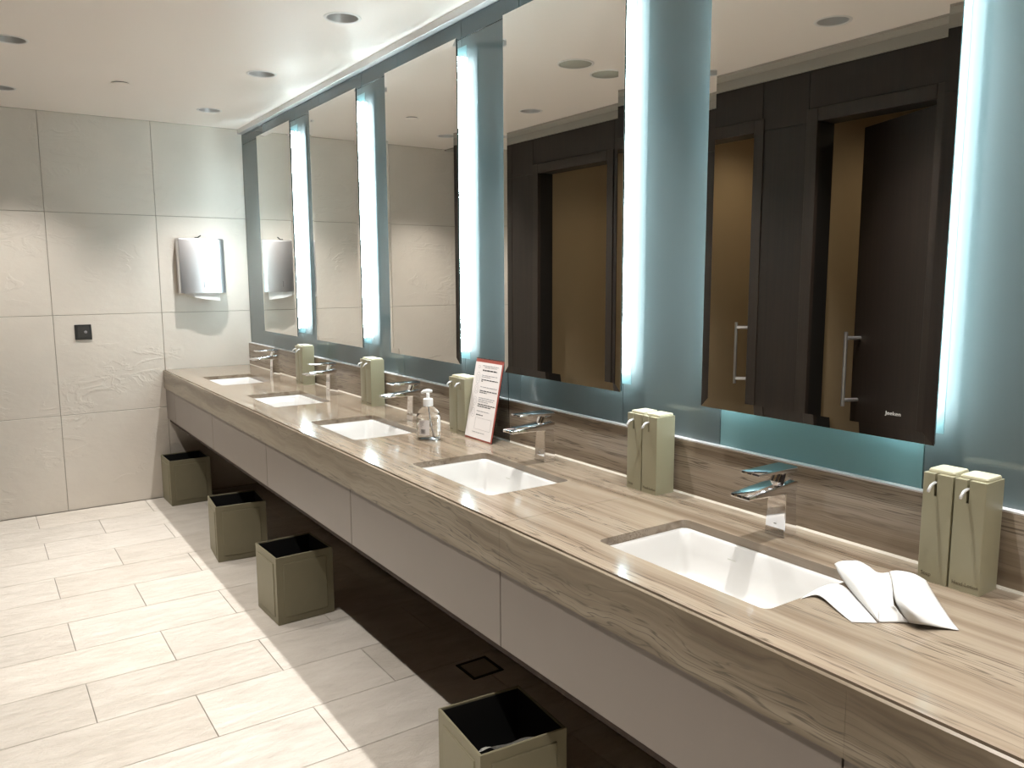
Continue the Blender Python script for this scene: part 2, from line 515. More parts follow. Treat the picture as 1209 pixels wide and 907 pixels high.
for r, x in enumerate(LX):
    for i, y in enumerate(LY):
        if (r, i) == (0, 0): o = proto; o.location = (x, y, ZC); o['label'] = lab(r, i)
        else: o = dup(proto, (x, y, ZC), label=lab(r, i))
        la = bpy.data.lights.new('downlight_beam', 'SPOT')
        la.energy = 116 if r == 0 else 112
        la.color = (1, .985, .965) if r == 0 else (1, .955, .90)
        la.spot_size = math.radians(90); la.spot_blend = 1; la.shadow_soft_size = .016
        lo = bpy.data.objects.new('downlight_beam', la); COL.objects.link(lo); lo.location = (x, y, ZC+.042)
for y in (-1.5, -2.6, -3.65, -5.5):  # unseen spots without fittings, added to brighten the cubicle interiors
    la = bpy.data.lights.new('cubicle_fill', 'SPOT'); la.energy = 8; la.color = (1, .82, .58)
    la.spot_size = math.radians(150); la.spot_blend = 1; la.shadow_soft_size = .04
    lo = bpy.data.objects.new('cubicle_fill', la); COL.objects.link(lo); lo.location = (-2.5, y, 2.37)

# small ceiling fittings
o = thing('smoke_detector', 'small flat white disc on the ceiling between the two lamp rows', 'detector', (-.885, -.992, ZC))
bm = lathe(bmesh.new(), [(.0, -.011), (.036, -.010), (.043, -.006), (.044, -.0045)], 32); bmesh.ops.recalc_face_normals(bm, faces=bm.faces[:])
link('cover', bm, 'ceiling', o, True)
bm = lathe(bmesh.new(), [(.037, -.0045), (.037, 0)], 32); link('base', bm, 'drain', o, True)
def spk(x, y, label):
    o = thing('ceiling_speaker', label, 'speaker', (x, y, ZC), 0, 'round ceiling speakers')
    bm = lathe(bmesh.new(), [(.0, -.004), (.076, -.004), (.0765, -.001)], 40); bmesh.ops.recalc_face_normals(bm, faces=bm.faces[:])
    link('grille', bm, 'speaker', o, True)
    bm = lathe(bmesh.new(), [(.0775, -.0005), (.078, -.005), (.087, -.004), (.088, -.0005)], 40); bmesh.ops.recalc_face_normals(bm, faces=bm.faces[:])
    link('ring', bm, 'white_ring', o, True)
spk(-.94, -2.563, 'round ceiling speaker with grey grille, midway between the lamp rows')
spk(-1.19, -2.50, 'round ceiling speaker with grey grille, closer to the dark panelled wall')

# ------------------------------------------------------------------ counter
SX0, SX1 = -.474, -.190
SY = [-.811-PITCH*k for k in range(5)]; SL = .4695
cnt = thing('countertop', 'long veined beige stone washroom counter with five inset basins', 'counter', (0, 0, 0))
segs = [(-.003, -4.0492), (-4.0508, CEND)]
for a, b in segs:
    hs = [rrect(SX0, SX1, y-SL/2, y+SL/2, .018) for y in SY if b < y < a]
    bm = plate(bmesh.new(), [(XF+.0085, b), (-.0215, b), (-.0215, a), (XF+.0085, a)], hs, CT-.02, CT)
    link('slab', bm, 'stone_top', cnt)
for a, b in [(-.003, -4.0503), (-4.0512, -4.9892), (-4.9895, CEND)]:
    poly = [(XF, .7386), (XF, .8545), (XF+.0035, .858), (XF+.0045, .832), (XF+.024, .832), (XF+.024, .7386)]
    bm = prism(bmesh.new(), poly, b, a)
    link('apron', bm, 'stone_front', cnt)
bm = B(-.0205, -.0002, CEND, -.003, CT-.02, 1.0105, bev=.001, seg=1)
bs = link('backsplash', bm, 'stone_back', cnt)
link('cap_strip', B(-.0205, -.0002, CEND, -.003, 1.011, 1.0145), 'trim_metal', cnt)
link('sealant', prism(bmesh.new(), [(-.0209, CT+.0002), (-.026, CT+.0002), (-.0209, CT+.005)], CEND, -.003), 'sealant', cnt)

# cupboard front below: removable panels on a dark carcass
FY = [-.006, -.27, -1.213, -2.156, -3.099, -4.041, -4.984, CEND]
car = thing('vanity_cabinet', 'long low taupe cabinet hung under the stone counter', 'cabinet', (0, 0, 0))
for i, (a, b) in enumerate(zip(FY[:-1], FY[1:])):
    link('front_panel', B(-.580, -.564, b+.0017, a-.0017, .5352, .736, bev=.0012, seg=1), 'fascia', car)
bm = bmesh.new()
box(bm, -.5635, -.545, CEND, -.006, .508, .736)
box(bm, -.545, -.001, CEND, -.006, .508, .52)
link('frame', bm, 'carcass', car)['label'] = 'dark brown underside'

# ------------------------------------------------------------------ basins
def make_sink():
    o = thing('washbasin', '', 'basin', (0, 0, 0), 0, 'rectangular white basins set into the counter')
    hx, hy = (SX1-SX0)/2+.004, SL/2+.004
    L = lambda d, z, r, n=6: [(x, y, z) for x, y in rrect(-hx+d, hx-d, -hy+d, hy-d, r, n)]
    z0 = -.0205
    inner = [L(.0, z0, .022), L(.012, z0-.0005, .022), L(.016, z0-.006, .024), L(.023, z0-.05, .03), L(.030, z0-.088, .036), L(.040, z0-.108, .04), L(.056, z0-.119, .045), L(.08, z0-.123, .05), L(.11, z0-.126, .03)]
    outer = [L(-.012, z0, .022), L(-.012, z0-.012, .022), L(.008, z0-.02, .03), L(.02, z0-.10, .036), L(.05, z0-.134, .04), L(.10, z0-.140, .035)]
    bm = bmesh.new(); loft(bm, inner[::-1]+outer, True, True, True)
    bmesh.ops.recalc_face_normals(bm, faces=bm.faces[:])
    b = smooth_angle(link('bowl', bm, 'porcelain', o), 40)
    bm = lathe(bmesh.new(), [(.0, -.1455), (.019, -.1458), (.022, -.1465)], 24, cap0=False); bmesh.ops.recalc_face_normals(bm, faces=bm.faces[:])
    link('drain_plug', bm, 'chrome', o, True)
    bm = text_bm('—', .02); bm.free()
    bm = B(-.0, .0003, -.012, .012, -.0028, .0028, bev=.0001, seg=1)
    mk = link('maker_mark', bm, 'ink_pale', o); mk.location = (hx-.0208, .07, z0-.034); mk.rotation_euler = (0, math.radians(-9), 0)
    return o
sink0 = make_sink()
SLAB = ['white basin inset in the counter, closest to the far tiled wall', 'white basin inset in the counter, second out from the far tiled wall',
        'white middle basin of five, left of the gel bottle', 'white basin inset in the counter in front of the leaning notice', 'white basin nearest the camera, with paper towels over its edge']
for k in range(5):
    loc = ((SX0+SX1)/2, SY[k], CT)
    if k == 0: sink0.location = loc; sink0['label'] = SLAB[0]
    else: dup(sink0, loc, label=SLAB[k])

# ------------------------------------------------------------------ faucets
def make_faucet():
    o = thing('faucet', '', 'tap', (0, 0, 0), 0, 'square chrome basin mixer taps')
    # x is relative to the column centre (-.0925), z to the counter
    t = bmesh.new()
    loft(t, [[(-.024, -.0275, 0), (.022, -.0275, 0), (.022, .0275, 0), (-.024, .0275, 0)],
             [(-.0185, -.0245, .105), (.0165, -.0255, .105), (.0165, .0255, .105), (-.0185, .0245, .105)]])
    bmesh.ops.recalc_face_normals(t, faces=t.faces[:])
    bmesh.ops.bevel(t, geom=t.edges[:], offset=.0015, segments=2, affect='EDGES')
    c = smooth_angle(link('column', t, 'chrome', o), 30)
    mk = link('maker_mark', B(-.0002, 0, -.004, .004, -.0011, .0011), 'ink_pale', c); mk.location = (-.0227, 0, .03)
    t = bmesh.new()
    prism(t, [(-.1485, .1085), (-.1475, .1165), (.010, .131), (.0195, .128), (.0178, .1055), (-.018, .1055), (-.125, .1072)], -.0265, .0265, .0012)
    s = smooth_angle(link('spout', t, 'chrome', o), 30)
    bm = B(-.135, -.112, -.012, .012, .103, .1072); link('aerator', bm, 'steel_dark', s)
    t = bmesh.new()
    prism(t, [(-.022, .1275), (.012, .131), (.013, .156), (-.012, .156)], -.019, .019, .001)
    prism(t, [(-.1175, .158), (-.1165, .1635), (.016, .1645), (.019, .158), (.0175, .1525), (-.012, .1525)], -.0255, .0255, .0012)
    smooth_angle(link('lever', t, 'chrome', o), 30)
    return o
f0 = make_faucet()
FL = ['square chrome tap behind the basin closest to the far tiled wall', 'square chrome tap between the first and second dispenser pairs from the far wall',
      'square chrome tap left of the clear gel bottle', 'square chrome tap right of the leaning notice', 'large square chrome tap nearest the camera']
for k in range(5):
    loc = (-.0925, -.79-PITCH*k+(.004 if k == 4 else 0), CT)
    if k == 0: f0.location = loc; f0['label'] = FL[0]
    else: dup(f0, loc, label=FL[k])

# ------------------------------------------------------------------ soap and lotion dispensers
def make_disp(word, size):
    o = thing('dispenser', '', 'dispenser', (0, 0, 0), 0, 'olive soap and lotion dispensers')
    w, d, h = .0285, .035, .2165
    bm = bmesh.new()
    # one body; the front upper edge has a narrow slot for the nozzle
    zs = h-.043
    loft(bm, [[(x, y, z) for x, y in rrect(-d, d, -w, w, .002, 3)] for z in (0, zs)], True, False)
    notch = rrect(-d, d, -w, w, .002, 3)
    i0 = max(i for i, p in enumerate(notch) if p[0] <= -d+1e-6 and p[1] > 0)
    up_ = notch[:i0+1]+[(-d, .0062), (-d+.014, .0062), (-d+.014, .0012), (-d, .0012)]+notch[i0+1:]
    plate(bm, up_, [], zs, h)
    b = smooth_angle(link('body', bm, 'disp', o), 30)
    link('slot', B(-d+.010, -d+.0138, .0014, .0060, zs+.0002, zs+.022), 'dark_slot', b)
    t = text_bm(word, size, .0002)
    xs = [v.co.x for v in t.verts]; wd = max(xs)
    # baseline runs towards -y (to the viewer's right) on the front face
    for v in t.verts: v.co = Vector((-d-.0002-v.co.z, .022-v.co.x, .012+v.co.y))
    link('lettering', t, 'ink', b)
    bm = bmesh.new()
    loops = [[(x, y, z) for x, y in rrect(-d+e+.008, d-e, -w+e, w-e, .006, 4)] for e, z in ((.003, h-.0005), (.0025, h+.004), (.004, h+.0065), (.008, h+.0075))]
    loft(bm, loops, True, True, True)
    smooth_angle(link('lid', bm, 'disp_lid', o), 40)
    bm = bmesh.new()
    tube(bm, [(-d+.013, .0045, h-.018), (-d-.004, .0045, h-.017), (-d-.014, .0050, h-.020), (-d-.021, .0055, h-.028), (-d-.0225, .0056, h-.032)], [.003, .0031, .0032, .0032, .003], 10)
    link('nozzle', bm, 'nozzle', o, True)
    return o
soap = make_disp('Soap', .0105); lotion = make_disp('Hand-Lotion', .0096)
PAIRS = [-1.188, -2.104, -2.953, -3.972, -4.823]
where = ['in the pair nearest the far wall', 'in the second pair from the far wall', 'in the pair beside the leaning notice',
         'in the pair between the two nearest taps', 'in the pair behind the paper towels']
for k, y in enumerate(PAIRS):
    a = (-.065, y-.0295, CT); b = (-.065, y-.0295-.0605, CT)
    la = 'olive soap dispenser '+where[k]; lb = 'olive hand lotion dispenser '+where[k]
    if k == 0: soap.location = a; soap['label'] = la; lotion.location = b; lotion['label'] = lb
    else: dup(soap, a, label=la); dup(lotion, b, label=lb)

# ------------------------------------------------------------------ mirrors and their lighting
ZB, ZT, MW = 1.1206, 2.3339, .613
def make_mirror():
    o = thing('mirror', '', 'mirror', (0, 0, 0), 0, 'tall frameless bevelled mirrors')
    h = ZT-ZB; bv = .024
    bm = bmesh.new()
    # silvered front with bevelled rim, origin at lower far corner, -y along the wall
    A = [(-.052, 0, 0), (-.052, -MW, 0), (-.052, -MW, h), (-.052, 0, h)]
    Bq = [(-.0537, -bv, bv), (-.0537, -MW+bv, bv), (-.0537, -MW+bv, h-bv), (-.0537, -bv, h-bv)]
    va = [bm.verts.new(p) for p in A]; vb = [bm.verts.new(p) for p in Bq]
    bm.faces.new(vb)
    for i in range(4): bm.faces.new([va[i], va[(i+1) % 4], vb[(i+1) % 4], vb[i]])
    vc = [bm.verts.new((-.0505, p[1], p[2])) for p in A]
    for i in range(4): bm.faces.new([va[i], vc[i], vc[(i+1) % 4], va[(i+1) % 4]])
    bm.faces.new(vc[::-1])
    bmesh.ops.recalc_face_normals(bm, faces=bm.faces[:])
    link('mirror_glass', bm, 'mirror', o)
    bm = box(bmesh.new(), -.050, -.044, -MW+.002, -.002, .002, h-.002)
    bm2 = bmesh.new(); box(bm2, -.0438, -.0425, -MW+.004, -.004, .004, h-.004); merge(bm, bm2, 1)
    link('backing_board', bm, ['mirror_edge', 'mirror_back'], o)
    bm = bmesh.new()
    for y in (-.12, -MW+.12): box(bm, -.0424, -.0002, y-.02, y+.02, .2, h-.2)
    link('wall_bracket', bm, 'mirror_back', o)
    for y in (-.046, -MW+.046):
        bm = bmesh.new(); tube(bm, [(-.021, y, .045), (-.021, y, h-.05)], .005, 8)
        link('backlight_tube', bm, 'tube_light', o, True)
    return o
mir0 = make_mirror()
ML = ['tall frameless mirror closest to the far tiled wall', 'tall frameless mirror, second out from the far tiled wall', 'tall middle mirror of five, left of the leaning notice',
      'tall frameless mirror above the tap right of the leaning notice', 'largest-looking tall mirror, nearest the camera']
MY = [-.4934-PITCH*k for k in range(5)]
for k in range(5):
    if k == 0: mir0.location = (0, MY[0], ZB); mir0['label'] = ML[0]
    else: dup(mir0, (0, MY[k], ZB), label=ML[k])
t = text_bm('Jeeken', .011, .0002)
# small wordmark low on the nearest mirror
for v in t.verts: v.co = Vector((-.0539-v.co.z, -4.711-v.co.x*1.15, 1.170+v.co.y))
nm = [o for o in COL.objects if o.get('label') == ML[4]][0]
wm = link('wordmark', t, 'ink_pale', nm); wm.location = -Vector(nm.location)

def make_strip():
    o = thing('light_strip', '', 'light strip', (0, 0, 0), 0, 'upright lit glass strips beside the mirrors')
    w = .055
    link('frosted_pane', B(-.0007, -.0001, -w, w, 1.137, 2.321), 'frosted', o)
    link('lit_strip', B(-.0013, -.0008, -.031, .031, 1.168, 2.285), 'strip_light', o)
    return o
st0 = make_strip(); first = True
ords = ['closest to the far tiled wall', 'second out from the far tiled wall', 'in the middle of the five', 'right of the leaning notice', 'nearest the camera']
for k in range(5):
    for s in (0, 1):
        y = MY[k]-.064 if s == 0 else MY[k]-MW+.064
        lb = ('lit strip behind the far side of the mirror ' if s == 0 else 'lit strip behind the near side of the mirror ')+ords[k]
        if first: st0.location = (0, y, 0); st0['label'] = lb; first = False
        else: dup(st0, (0, y, 0), label=lb)

# ------------------------------------------------------------------ things on the far wall
td = thing('paper_towel_dispenser', 'polished steel paper towel dispenser on the far tiled wall', 'towel dispenser', (-.318, 0, 1.362))
bm = bmesh.new()
w, d, h = .148, .096, .358
sec = lambda z, dd, ww: [(x, -y, z) for x, y in [(-ww, .0), (-ww, dd-.004), (-ww+.004, dd), (ww-.05, dd), (ww-.018, dd-.006), (ww-.004, dd-.02), (ww, dd-.04), (ww, 0)]]
loft(bm, [sec(0, d, w), sec(h-.012, d-.002, w), sec(h-.003, d-.006, w-.002), sec(h, d-.012, w-.005)], True, True)
bmesh.ops.recalc_face_normals(bm, faces=bm.faces[:])
hs = smooth_angle(link('housing', bm, 'steel', td), 50)
bm = lathe(bmesh.new(), [(0, 0), (.0035, 0), (.0035, .002)], 12); 
link('viewing_slot', B(-.002, .002, -d-.0006, -d+.001, .035, .075), 'ink_grey', hs)
bm = bmesh.new(); tube(bm, [(-.02, -.035, h-.001), (-.02, -.035, h+.008)], .012, 12); tube(bm, [(-.012, -.035, h+.006), (.008, -.04, h+.020)], .004, 8)
link('lock', bm, 'black_plastic', td)
bm = bmesh.new()
pts = [(-.125, -.045, .0), (-.07, -.078, -.006), (.0, -.080, -.012), (.10, -.078, -.018)]
lo = [(-.105, -.050, -.012), (-.06, -.088, -.028), (.0, -.094, -.042), (.10, -.090, -.054)]
va = [bm.verts.new((p[0], p[1], .002)) for p in pts]; vb = [bm.verts.new(p) for p in lo]
for i in range(3): bm.faces.new([va[i], va[i+1], vb[i+1], vb[i]])
ext = bmesh.ops.solidify(bm, geom=bm.faces[:], thickness=.0015)
link('paper_towel', bm, 'fresh_paper', td)

sw = thing('wall_sensor', 'small square black flush sensor plate on the far tiled wall', 'sensor', (-1.039, 0, 1.128))
bm = B(-.047, .047, -.009, 0, -.047, .047, bev=.003); link('plate', bm, 'black_plastic', sw)
bm = B(-.033, .033, -.0105, -.0092, -.034, .034, bev=.001, seg=1); wn = link('window', bm, 'grey_glass', sw)
bm = lathe(bmesh.new(), [(0, .0), (.009, .0), (.011, -.002)], 20)
le = link('lens', bm, 'ink_grey', wn, True); le.rotation_euler = (PI/2, 0, 0); le.location = (.013, -.0108, .0)

# ------------------------------------------------------------------ waste bins and the drain
def make_bin():
    o = thing('waste_bin', '', 'bin', (0, 0, 0), 0, 'square olive waste bins under the counter')
    a, h, t = .126, .296, .006
    bm = bmesh.new()
    sq = lambda s, z: [(-s, -s, z), (s, -s, z), (s, s, z), (-s, s, z)]
    loft(bm, [sq(a-.002, 0), sq(a, .004), sq(a, h-.002), sq(a-.002, h), sq(a-t+.001, h), sq(a-t, h-.002), sq(a-t, .012)], True, True)
    bmesh.ops.recalc_face_normals(bm, faces=bm.faces[:])
    link('body', bm, 'bin', o)
    # raised border panel on each side
    for q in range(4):
        bm = bmesh.new(); e = .030; r = .004
        box(bm, -a+e, a-e, -a-.0034, -a+.0004, e, h-e, bev=.003, seg=2)
        p = link('side_panel', bm, 'bin', o); p.rotation_euler = (0, 0, q*PI/2)
    bm = bmesh.new()
    loft(bm, [sq(a-t-.0006, h-.006), sq(a-t-.0022, h-.006), sq(a-t-.004, .03), sq(a-t-.004, .0135), sq(a-t-.0006, .0135)], False, False)
    f = [(-.115, -.115, .03), (.115, -.115, .03), (.115, .115, .03), (-.115, .115, .03)]
    bm.faces.new([bm.verts.new(p) for p in f])
    link('liner', bm, 'bin_in', o)
    return o
bin0 = make_bin()
BINS = [((-.511, -.142, 0), 1), ((-.520, -1.388, 0), -5), ((-.522, -2.298, 0), 2), ((-.535, -3.972, 0), -5)]
BL = ['square olive waste bin against the far tiled wall', 'square olive waste bin, second out from the far tiled wall', 'square olive waste bin, third out from the far tiled wall', 'square olive waste bin nearest the camera, with paper at its rim']
for k, (loc, a) in enumerate(BINS):
    if k == 0: bin0.location = loc; bin0.rotation_euler = (0, 0, math.radians(a)); bin0['label'] = BL[0]
    else: dup(bin0, loc, math.radians(a), BL[k])
# scrap of paper inside the near bin
bm = bmesh.new(); n = 12
ra, rb = [], []
for i in range(n):
    u = i/(n-1); x = -.116+.15*u
    ra.append(bm.verts.new((x, -.1165, .3005+.003*math.sin(u*9)-.03*max(0, u-.7))))
    rb.append(bm.verts.new((x, -.090+.010*math.sin(u*7), .282-.02*u+.006*math.sin(u*11))))
for i in range(n-1): bm.faces.new([ra[i], ra[i+1], rb[i+1], rb[i]])
bmesh.ops.solidify(bm, geom=bm.faces[:], thickness=.001)
o = link('paper_scrap', bm, 'tissue'); o.location = BINS[3][0]; o.rotation_euler = (0, 0, math.radians(-5))
tag(o, 'crumpled white paper inside the rim of the nearest waste bin', 'paper')

dr = thing('floor_drain', 'square floor drain with dark edge under the counter', 'drain', (-.137, -3.22, 0))
bm = bmesh.new()
for a in range(4):
    t = box(bmesh.new(), -.066, .066, -.066, -.055, 0.0002, .003); bmesh.ops.rotate(t, verts=t.verts[:], cent=(0, 0, 0), matrix=Matrix.Rotation(a*PI/2, 3, 'Z')); merge(bm, t)
link('frame', bm, 'drain', dr)
link('tile_insert', B(-.053, .053, -.053, .053, .0002, .0022), 'drain_tile', dr)

# ------------------------------------------------------------------ gel bottle
gb = thing('hand_gel_bottle', 'clear pump bottle of hand gel beside the middle basin', 'bottle', (-.238, -3.04, CT+.0003))
bm = bmesh.new()
prof = [(.0, .0), (.040, .0), (.044, .004), (.0445, .012), (.0445, .082), (.043, .092), (.037, .106), (.028, .116), (.019, .122), (.0165, .125), (.0165, .130)]
lathe(bm, prof, 40); 
inn = [(.0155, .130), (.0155, .1255), (.0178, .1215), (.027, .1145), (.036, .1045), (.0417, .0915), (.0432, .082), (.0432, .012), (.0425, .005), (.039, .0015), (.0, .0015)]
lathe(bm, inn, 40)
bmesh.ops.remove_doubles(bm, verts=bm.verts[:], dist=.00005); bmesh.ops.recalc_face_normals(bm, faces=bm.faces[:])
link('bottle_body', bm, 'bottle', gb, True)
bm = lathe(bmesh.new(), [(.0, .002), (.0385, .002), (.0424, .006), (.0428, .012), (.0428, .082), (.0424, .088), (.0, .088)], 40)
bmesh.ops.remove_doubles(bm, verts=bm.verts[:], dist=.00005); bmesh.ops.recalc_face_normals(bm, faces=bm.faces[:])
link('gel', bm, 'gel', gb, True)
bm = lathe(bmesh.new(), [(.0, .1255), (.0185, .1255), (.0185, .151), (.0165, .153), (.006, .1535), (.0055, .157), (.0, .157)], 32, smooth=False)
bmesh.ops.recalc_face_normals(bm, faces=bm.faces[:]); cap = smooth_angle(link('pump_cap', bm, 'white_plastic', gb), 40)
bm = bmesh.new(); tube(bm, [(0, 0, .153), (0, 0, .175)], [.006, .0065], 14)
tube(bm, [(.012, -.010, .180), (0, 0, .181), (-.011, .009, .179), (-.019, .016, .173)], [.005, .0075, .0065, .0045], 12)
link('pump_head', bm, 'white_plastic', gb, True)
bm = bmesh.new(); tube(bm, [(0, 0, .128), (.004, -.004, .07), (.012, -.01, .012)], .0028, 10); link('dip_tube', bm, 'white_plastic', gb, True)
# wrap label facing the room / the camera
def arc_patch(r, a0, a1, z0, z1, n=14):
    bm = bmesh.new(); A = []; Bv = []
    for i in range(n+1):
        t = math.radians(a0+(a1-a0)*i/n); A.append(bm.verts.new((r*math.cos(t), r*math.sin(t), z0))); Bv.append(bm.verts.new((r*math.cos(t), r*math.sin(t), z1)))
    for i in range(n): f = bm.faces.new([A[i], A[i+1], Bv[i+1], Bv[i]]); f.smooth = True
    return bm
lbm = arc_patch(.0449, 190, 245, .022, .078)
lb = link('label', lbm, 'label', gb)
bm = bmesh.new()
a = 203
while a < 226:
    wdt = random.choice([1.0, 1.6, 2.4]); merge(bm, arc_patch(.0452, a, a+wdt, .028, .044, 2)); a += wdt+random.choice([.9, 1.4])
for i in range(4): merge(bm, arc_patch(.0452, 200, 200+random.uniform(10, 22), .071-.006*i, .0722-.006*i, 4))
link('barcode_print', bm, 'ink_dark', lb)

# ------------------------------------------------------------------ leaning notice in an acrylic stand
ns = thing('notice_stand', 'upright printed notice with red border in a clear acrylic stand', 'sign', (0, 0, 0))
Y0, Y1 = -3.078, -3.264
P0, P1 = Vector((-.105, 0, CT+.0008)), Vector((-.047, 0, 1.156))
up = (P1-P0).normalized(); nrm = Vector((-up.z, 0, up.x)); HH = (P1-P0).length
def on(u, v, d):    # u across (0 far .. 1 near), v up metres, d out of the sheet
    p = P0+up*v+nrm*d; return Vector((p.x, Y0+(Y1-Y0)*u, p.z))
def quadbox(bm, u0, u1, v0, v1, d0, d1):
    c = [on(u, v, d) for d in (d0, d1) for (u, v) in ((u0, v0), (u1, v0), (u1, v1), (u0, v1))]
    v = [bm.verts.new(p) for p in c]
    for f in ((0, 1, 2, 3), (7, 6, 5, 4), (0, 4, 5, 1), (1, 5, 6, 2), (2, 6, 7, 3), (3, 7, 4, 0)): bm.faces.new([v[i] for i in f])
    return bm
bm = bmesh.new(); quadbox(bm, 0, 1, 0, HH, -.0035, -.0015)
q = on(0, HH, -.0025)
pr = [(-.0475, 1.1545), (-.0455, 1.1575), (-.0295, 1.116), (-.0245, CT+.001), (-.0265, CT+.001), (-.0315, 1.115)]
prism(bm, pr, Y1, Y0)
bmesh.ops.recalc_face_normals(bm, faces=bm.faces[:]); link('acrylic_stand', bm, 'acrylic', ns)
bm = quadbox(bmesh.new(), .0, 1, .001, HH-.001, -.0012, -.0004); bmesh.ops.recalc_face_normals(bm, faces=bm.faces[:]); bd = link('red_border', bm, 'red', ns)
bm = quadbox(bmesh.new(), .0, .955, .006, HH-.013, -.0002, .0004); bmesh.ops.recalc_face_normals(bm, faces=bm.faces[:]); sh = link('printed_sheet', bm, 'sheet', ns)
bmd, bmg = bmesh.new(), bmesh.new()
def line(u0, u1, v, t, dark): quadbox(bmd if dark else bmg, u0, u1, v-t/2, v+t/2, .0006, .0008)
T = HH
for v, a, b, t, dk in [(.276, .28, .86, .0022, 0), (.270, .36, .80, .0022, 0), (.259, .30, .82, .0045, 1),
        (.240, .30, .86, .0022, 0), (.234, .30, .62, .0022, 0), (.224, .30, .90, .0032, 1), (.218, .30, .36, .0032, 1),
        (.197, .30, .90, .0022, 0), (.183, .30, .92, .0032, 1), (.176, .30, .56, .0032, 1),
        (.156, .30, .88, .0022, 0), (.149, .30, .84, .0022, 0), (.142, .30, .66, .0022, 0), (.132, .30, .92, .0032, 1), (.125, .30, .78, .0032, 1),
        (.107, .30, .76, .0022, 0), (.093, .30, .56, .0032, 1), (.028, .25, .70, .0018, 0)]:
    # break every line into word-length dashes
    u = a
    while u < b:
        w_ = min(random.uniform(.05, .13), b-u); line(u, u+w_, v, t, dk); u += w_+.016
link('lettering', bmd, 'ink_dark', sh)
def ring(bm, uc, vc, ru, rv, t=.0009, n=20):
    W_ = abs(Y1-Y0)
    for i in range(n):
        a0, a1 = 2*PI*i/n, 2*PI*(i+1)/n
        ps = []
        for (a, k) in ((a0, 0), (a1, 0), (a1, 1), (a0, 1)):
            ps.append(on(uc+(ru-k*t)/W_*math.cos(a), vc+(rv-k*t)*math.sin(a), .0007))
        bm.faces.new([bm.verts.new(p) for p in ps])
for vc, ru, rv in ((.228, .014, .022), (.186, .014, .017), (.141, .014, .017), (.098, .014, .017)):
    ring(bmg, .17, vc, ru, rv); ring(bmg, .17, vc, ru*.45, rv*.55)
ring(bmg, .16, .270, .008, .005)
quadbox(bmg, .30, .88, .040, .0405, .0006, .0008); quadbox(bmg, .30, .88, .082, .0825, .0006, .0008)
quadbox(bmg, .30, .304, .040, .082, .0006, .0008); quadbox(bmg, .876, .88, .040, .082, .0006, .0008)
link('lettering', bmg, 'ink_grey', sh)

# ------------------------------------------------------------------ used paper towels by the near basin
def sheet(name, rows, label, group, th=.0012, mat='tissue', sub=2):
    bm = bmesh.new()
    vv = [[bm.verts.new(p) for p in r] for r in rows]
    for a, b in zip(vv[:-1], vv[1:]):
        for i in range(len(a)-1): bm.faces.new([a[i], a[i+1], b[i+1], b[i]])
    o = link(name, bm, mat, None, True)
    s = o.modifiers.new('subdivide', 'SUBSURF'); s.levels = sub; s.render_levels = sub; s.boundary_smooth = 'PRESERVE_CORNERS'
    t = o.modifiers.new('thickness', 'SOLIDIFY'); t.thickness = th; t.offset = 1
    return tag(o, label, 'paper towel', group) if label else o
Z = CT+.0012
gp = 'crumpled white paper towels on the counter'
PT_A = [
    [(-0.3811, -4.7583, 0.8612), (-0.3790, -4.7583, 0.8612), (-0.3764, -4.7578, 0.8612)],
    [(-0.3519, -4.7645, 0.8652), (-0.3409, -4.7595, 0.8662), (-0.3253, -4.7516, 0.8652)],
    [(-0.3503, -4.7774, 0.8682), (-0.3263, -4.7733, 0.8732), (-0.2857, -4.7614, 0.8732)],
    [(-0.3626, -4.8027, 0.8672), (-0.3326, -4.7999, 0.8732), (-0.2778, -4.7835, 0.8712)],
    [(-0.3808, -4.8393, 0.8632), (-0.3571, -4.8419, 0.8682), (-0.3172, -4.8388, 0.8662)],
    [(-0.3954, -4.8722, 0.8617), (-0.3795, -4.8860, 0.8620), (-0.3621, -4.8993, 0.8617)],
]
PT_B = [
    [(-0.2217, -4.7207, 0.8832), (-0.2233, -4.7345, 0.8952), (-0.2044, -4.7514, 0.8952), (-0.1982, -4.7559, 0.8972), (-0.1978, -4.7859, 0.8912), (-0.2025, -4.8003, 0.8832), (-0.1957, -4.8203, 0.8912)],
    [(-0.2558, -4.7525, 0.8812), (-0.2795, -4.7826, 0.9012), (-0.2634, -4.7959, 0.8992), (-0.2430, -4.7973, 0.8912), (-0.2342, -4.8139, 0.8892), (-0.2262, -4.8255, 0.8832), (-0.2313, -4.8466, 0.8912)],
    [(-0.2836, -4.7868, 0.8752), (-0.3036, -4.8165, 0.8952), (-0.2928, -4.8258, 0.8932), (-0.2635, -4.8175, 0.8812), (-0.2823, -4.8461, 0.8872), (-0.2766, -4.8610, 0.8832), (-0.2907, -4.8837, 0.8892)],
    [(-0.3228, -4.8435, 0.8692), (-0.3324, -4.8591, 0.8832), (-0.3190, -4.8611, 0.8832), (-0.2958, -4.8526, 0.8722), (-0.3127, -4.8728, 0.8782), (-0.3181, -4.8861, 0.8792), (-0.3184, -4.9014, 0.8822)],
    [(-0.3592, -4.8990, 0.8618), (-0.3632, -4.9016, 0.8672), (-0.3545, -4.8973, 0.8702), (-0.3259, -4.8817, 0.8672), (-0.3406, -4.8963, 0.8712), (-0.3347, -4.9029, 0.8672), (-0.3299, -4.9185, 0.8632)],
]
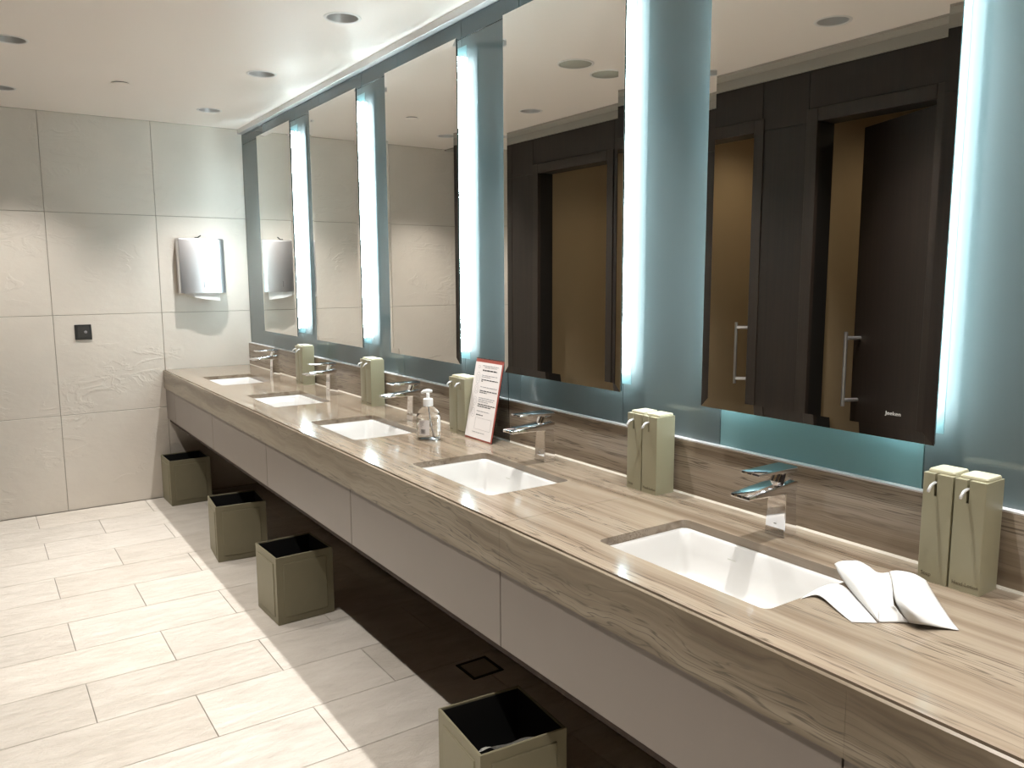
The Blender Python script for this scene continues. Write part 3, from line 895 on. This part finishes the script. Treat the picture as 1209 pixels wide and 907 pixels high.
PT_C = [
    [(-0.2033, -4.8258, 0.8962), (-0.2076, -4.8360, 0.9022), (-0.2042, -4.8431, 0.9042), (-0.1906, -4.8563, 0.9022), (-0.1671, -4.8619, 0.8922), (-0.1327, -4.8598, 0.8732)],
    [(-0.2362, -4.8494, 0.8932), (-0.2643, -4.8778, 0.9062), (-0.2635, -4.8922, 0.9082), (-0.2451, -4.9019, 0.9022), (-0.2069, -4.9019, 0.8832), (-0.1852, -4.9060, 0.8692)],
    [(-0.2802, -4.8792, 0.8902), (-0.3121, -4.9129, 0.9042), (-0.3101, -4.9285, 0.9042), (-0.2849, -4.9340, 0.8952), (-0.2459, -4.9377, 0.8772), (-0.2222, -4.9414, 0.8652)],
    [(-0.3173, -4.9037, 0.8852), (-0.3443, -4.9366, 0.8962), (-0.3378, -4.9515, 0.8952), (-0.3052, -4.9574, 0.8832), (-0.2779, -4.9665, 0.8712), (-0.2563, -4.9730, 0.8632)],
    [(-0.3237, -4.9340, 0.8642), (-0.3312, -4.9540, 0.8712), (-0.3237, -4.9636, 0.8712), (-0.3052, -4.9721, 0.8672), (-0.2905, -4.9826, 0.8642), (-0.2764, -4.9949, 0.8618)],
]
PT_D = [
    [(-0.3182, -4.8775, 0.8762), (-0.3161, -4.8883, 0.8832), (-0.3247, -4.9069, 0.8847)],
    [(-0.3430, -4.8898, 0.8682), (-0.3340, -4.9009, 0.8712), (-0.3237, -4.9203, 0.8732)],
    [(-0.3565, -4.8995, 0.8618), (-0.3371, -4.9131, 0.8616), (-0.3202, -4.9325, 0.8632)],
]
# flat towel whose tail reaches over the basin edge
sheet('paper_towel', PT_A, 'flat white paper towel with its tail over the edge of the nearest basin', gp)
# folded wad with a crease down the middle
sheet('paper_towel', PT_B, 'folded white paper towel, creased lobe standing nearest the basin', gp)
wad = sheet('paper_towel', PT_C, 'folded white paper towel, rounded lobe beside the near dispensers', gp)
sheet('curled_corner', PT_D, None, None).parent = wad

# ------------------------------------------------------------------ world, camera, view
w = bpy.data.worlds.new('world'); SC.world = w; w.use_nodes = True
w.node_tree.nodes['Background'].inputs[0].default_value = (.02, .02, .02, 1); w.node_tree.nodes['Background'].inputs[1].default_value = .2
cd = bpy.data.cameras.new('camera'); cam = bpy.data.objects.new('camera', cd); COL.objects.link(cam)
yaw, pitch, roll = .5969, -.1338, -.0046
fw = Vector((math.sin(yaw)*math.cos(pitch), math.cos(yaw)*math.cos(pitch), math.sin(pitch)))
rt = Vector((math.cos(yaw), -math.sin(yaw), 0)); upv = rt.cross(fw)
r2 = rt*math.cos(roll)+upv*math.sin(roll); u2 = -rt*math.sin(roll)+upv*math.cos(roll)
mx = Matrix((r2, u2, -fw)).transposed().to_4x4(); mx.translation = Vector((-1.6212, -5.6295, 1.4584))
cam.matrix_world = mx
cd.sensor_width = 36; cd.lens = 36*939.95/1209; cd.clip_start = .02
SC.camera = cam
SC.view_settings.view_transform = 'Standard'; SC.view_settings.look = 'None'
SC.view_settings.exposure = 0.13; SC.view_settings.gamma = 1; SC.view_settings.use_curve_mapping = False
SC.cycles.max_bounces = 10; SC.cycles.diffuse_bounces = 5; SC.cycles.glossy_bounces = 6; SC.cycles.transmission_bounces = 8
SC.cycles.sample_clamp_indirect = 6; SC.cycles.blur_glossy = .3
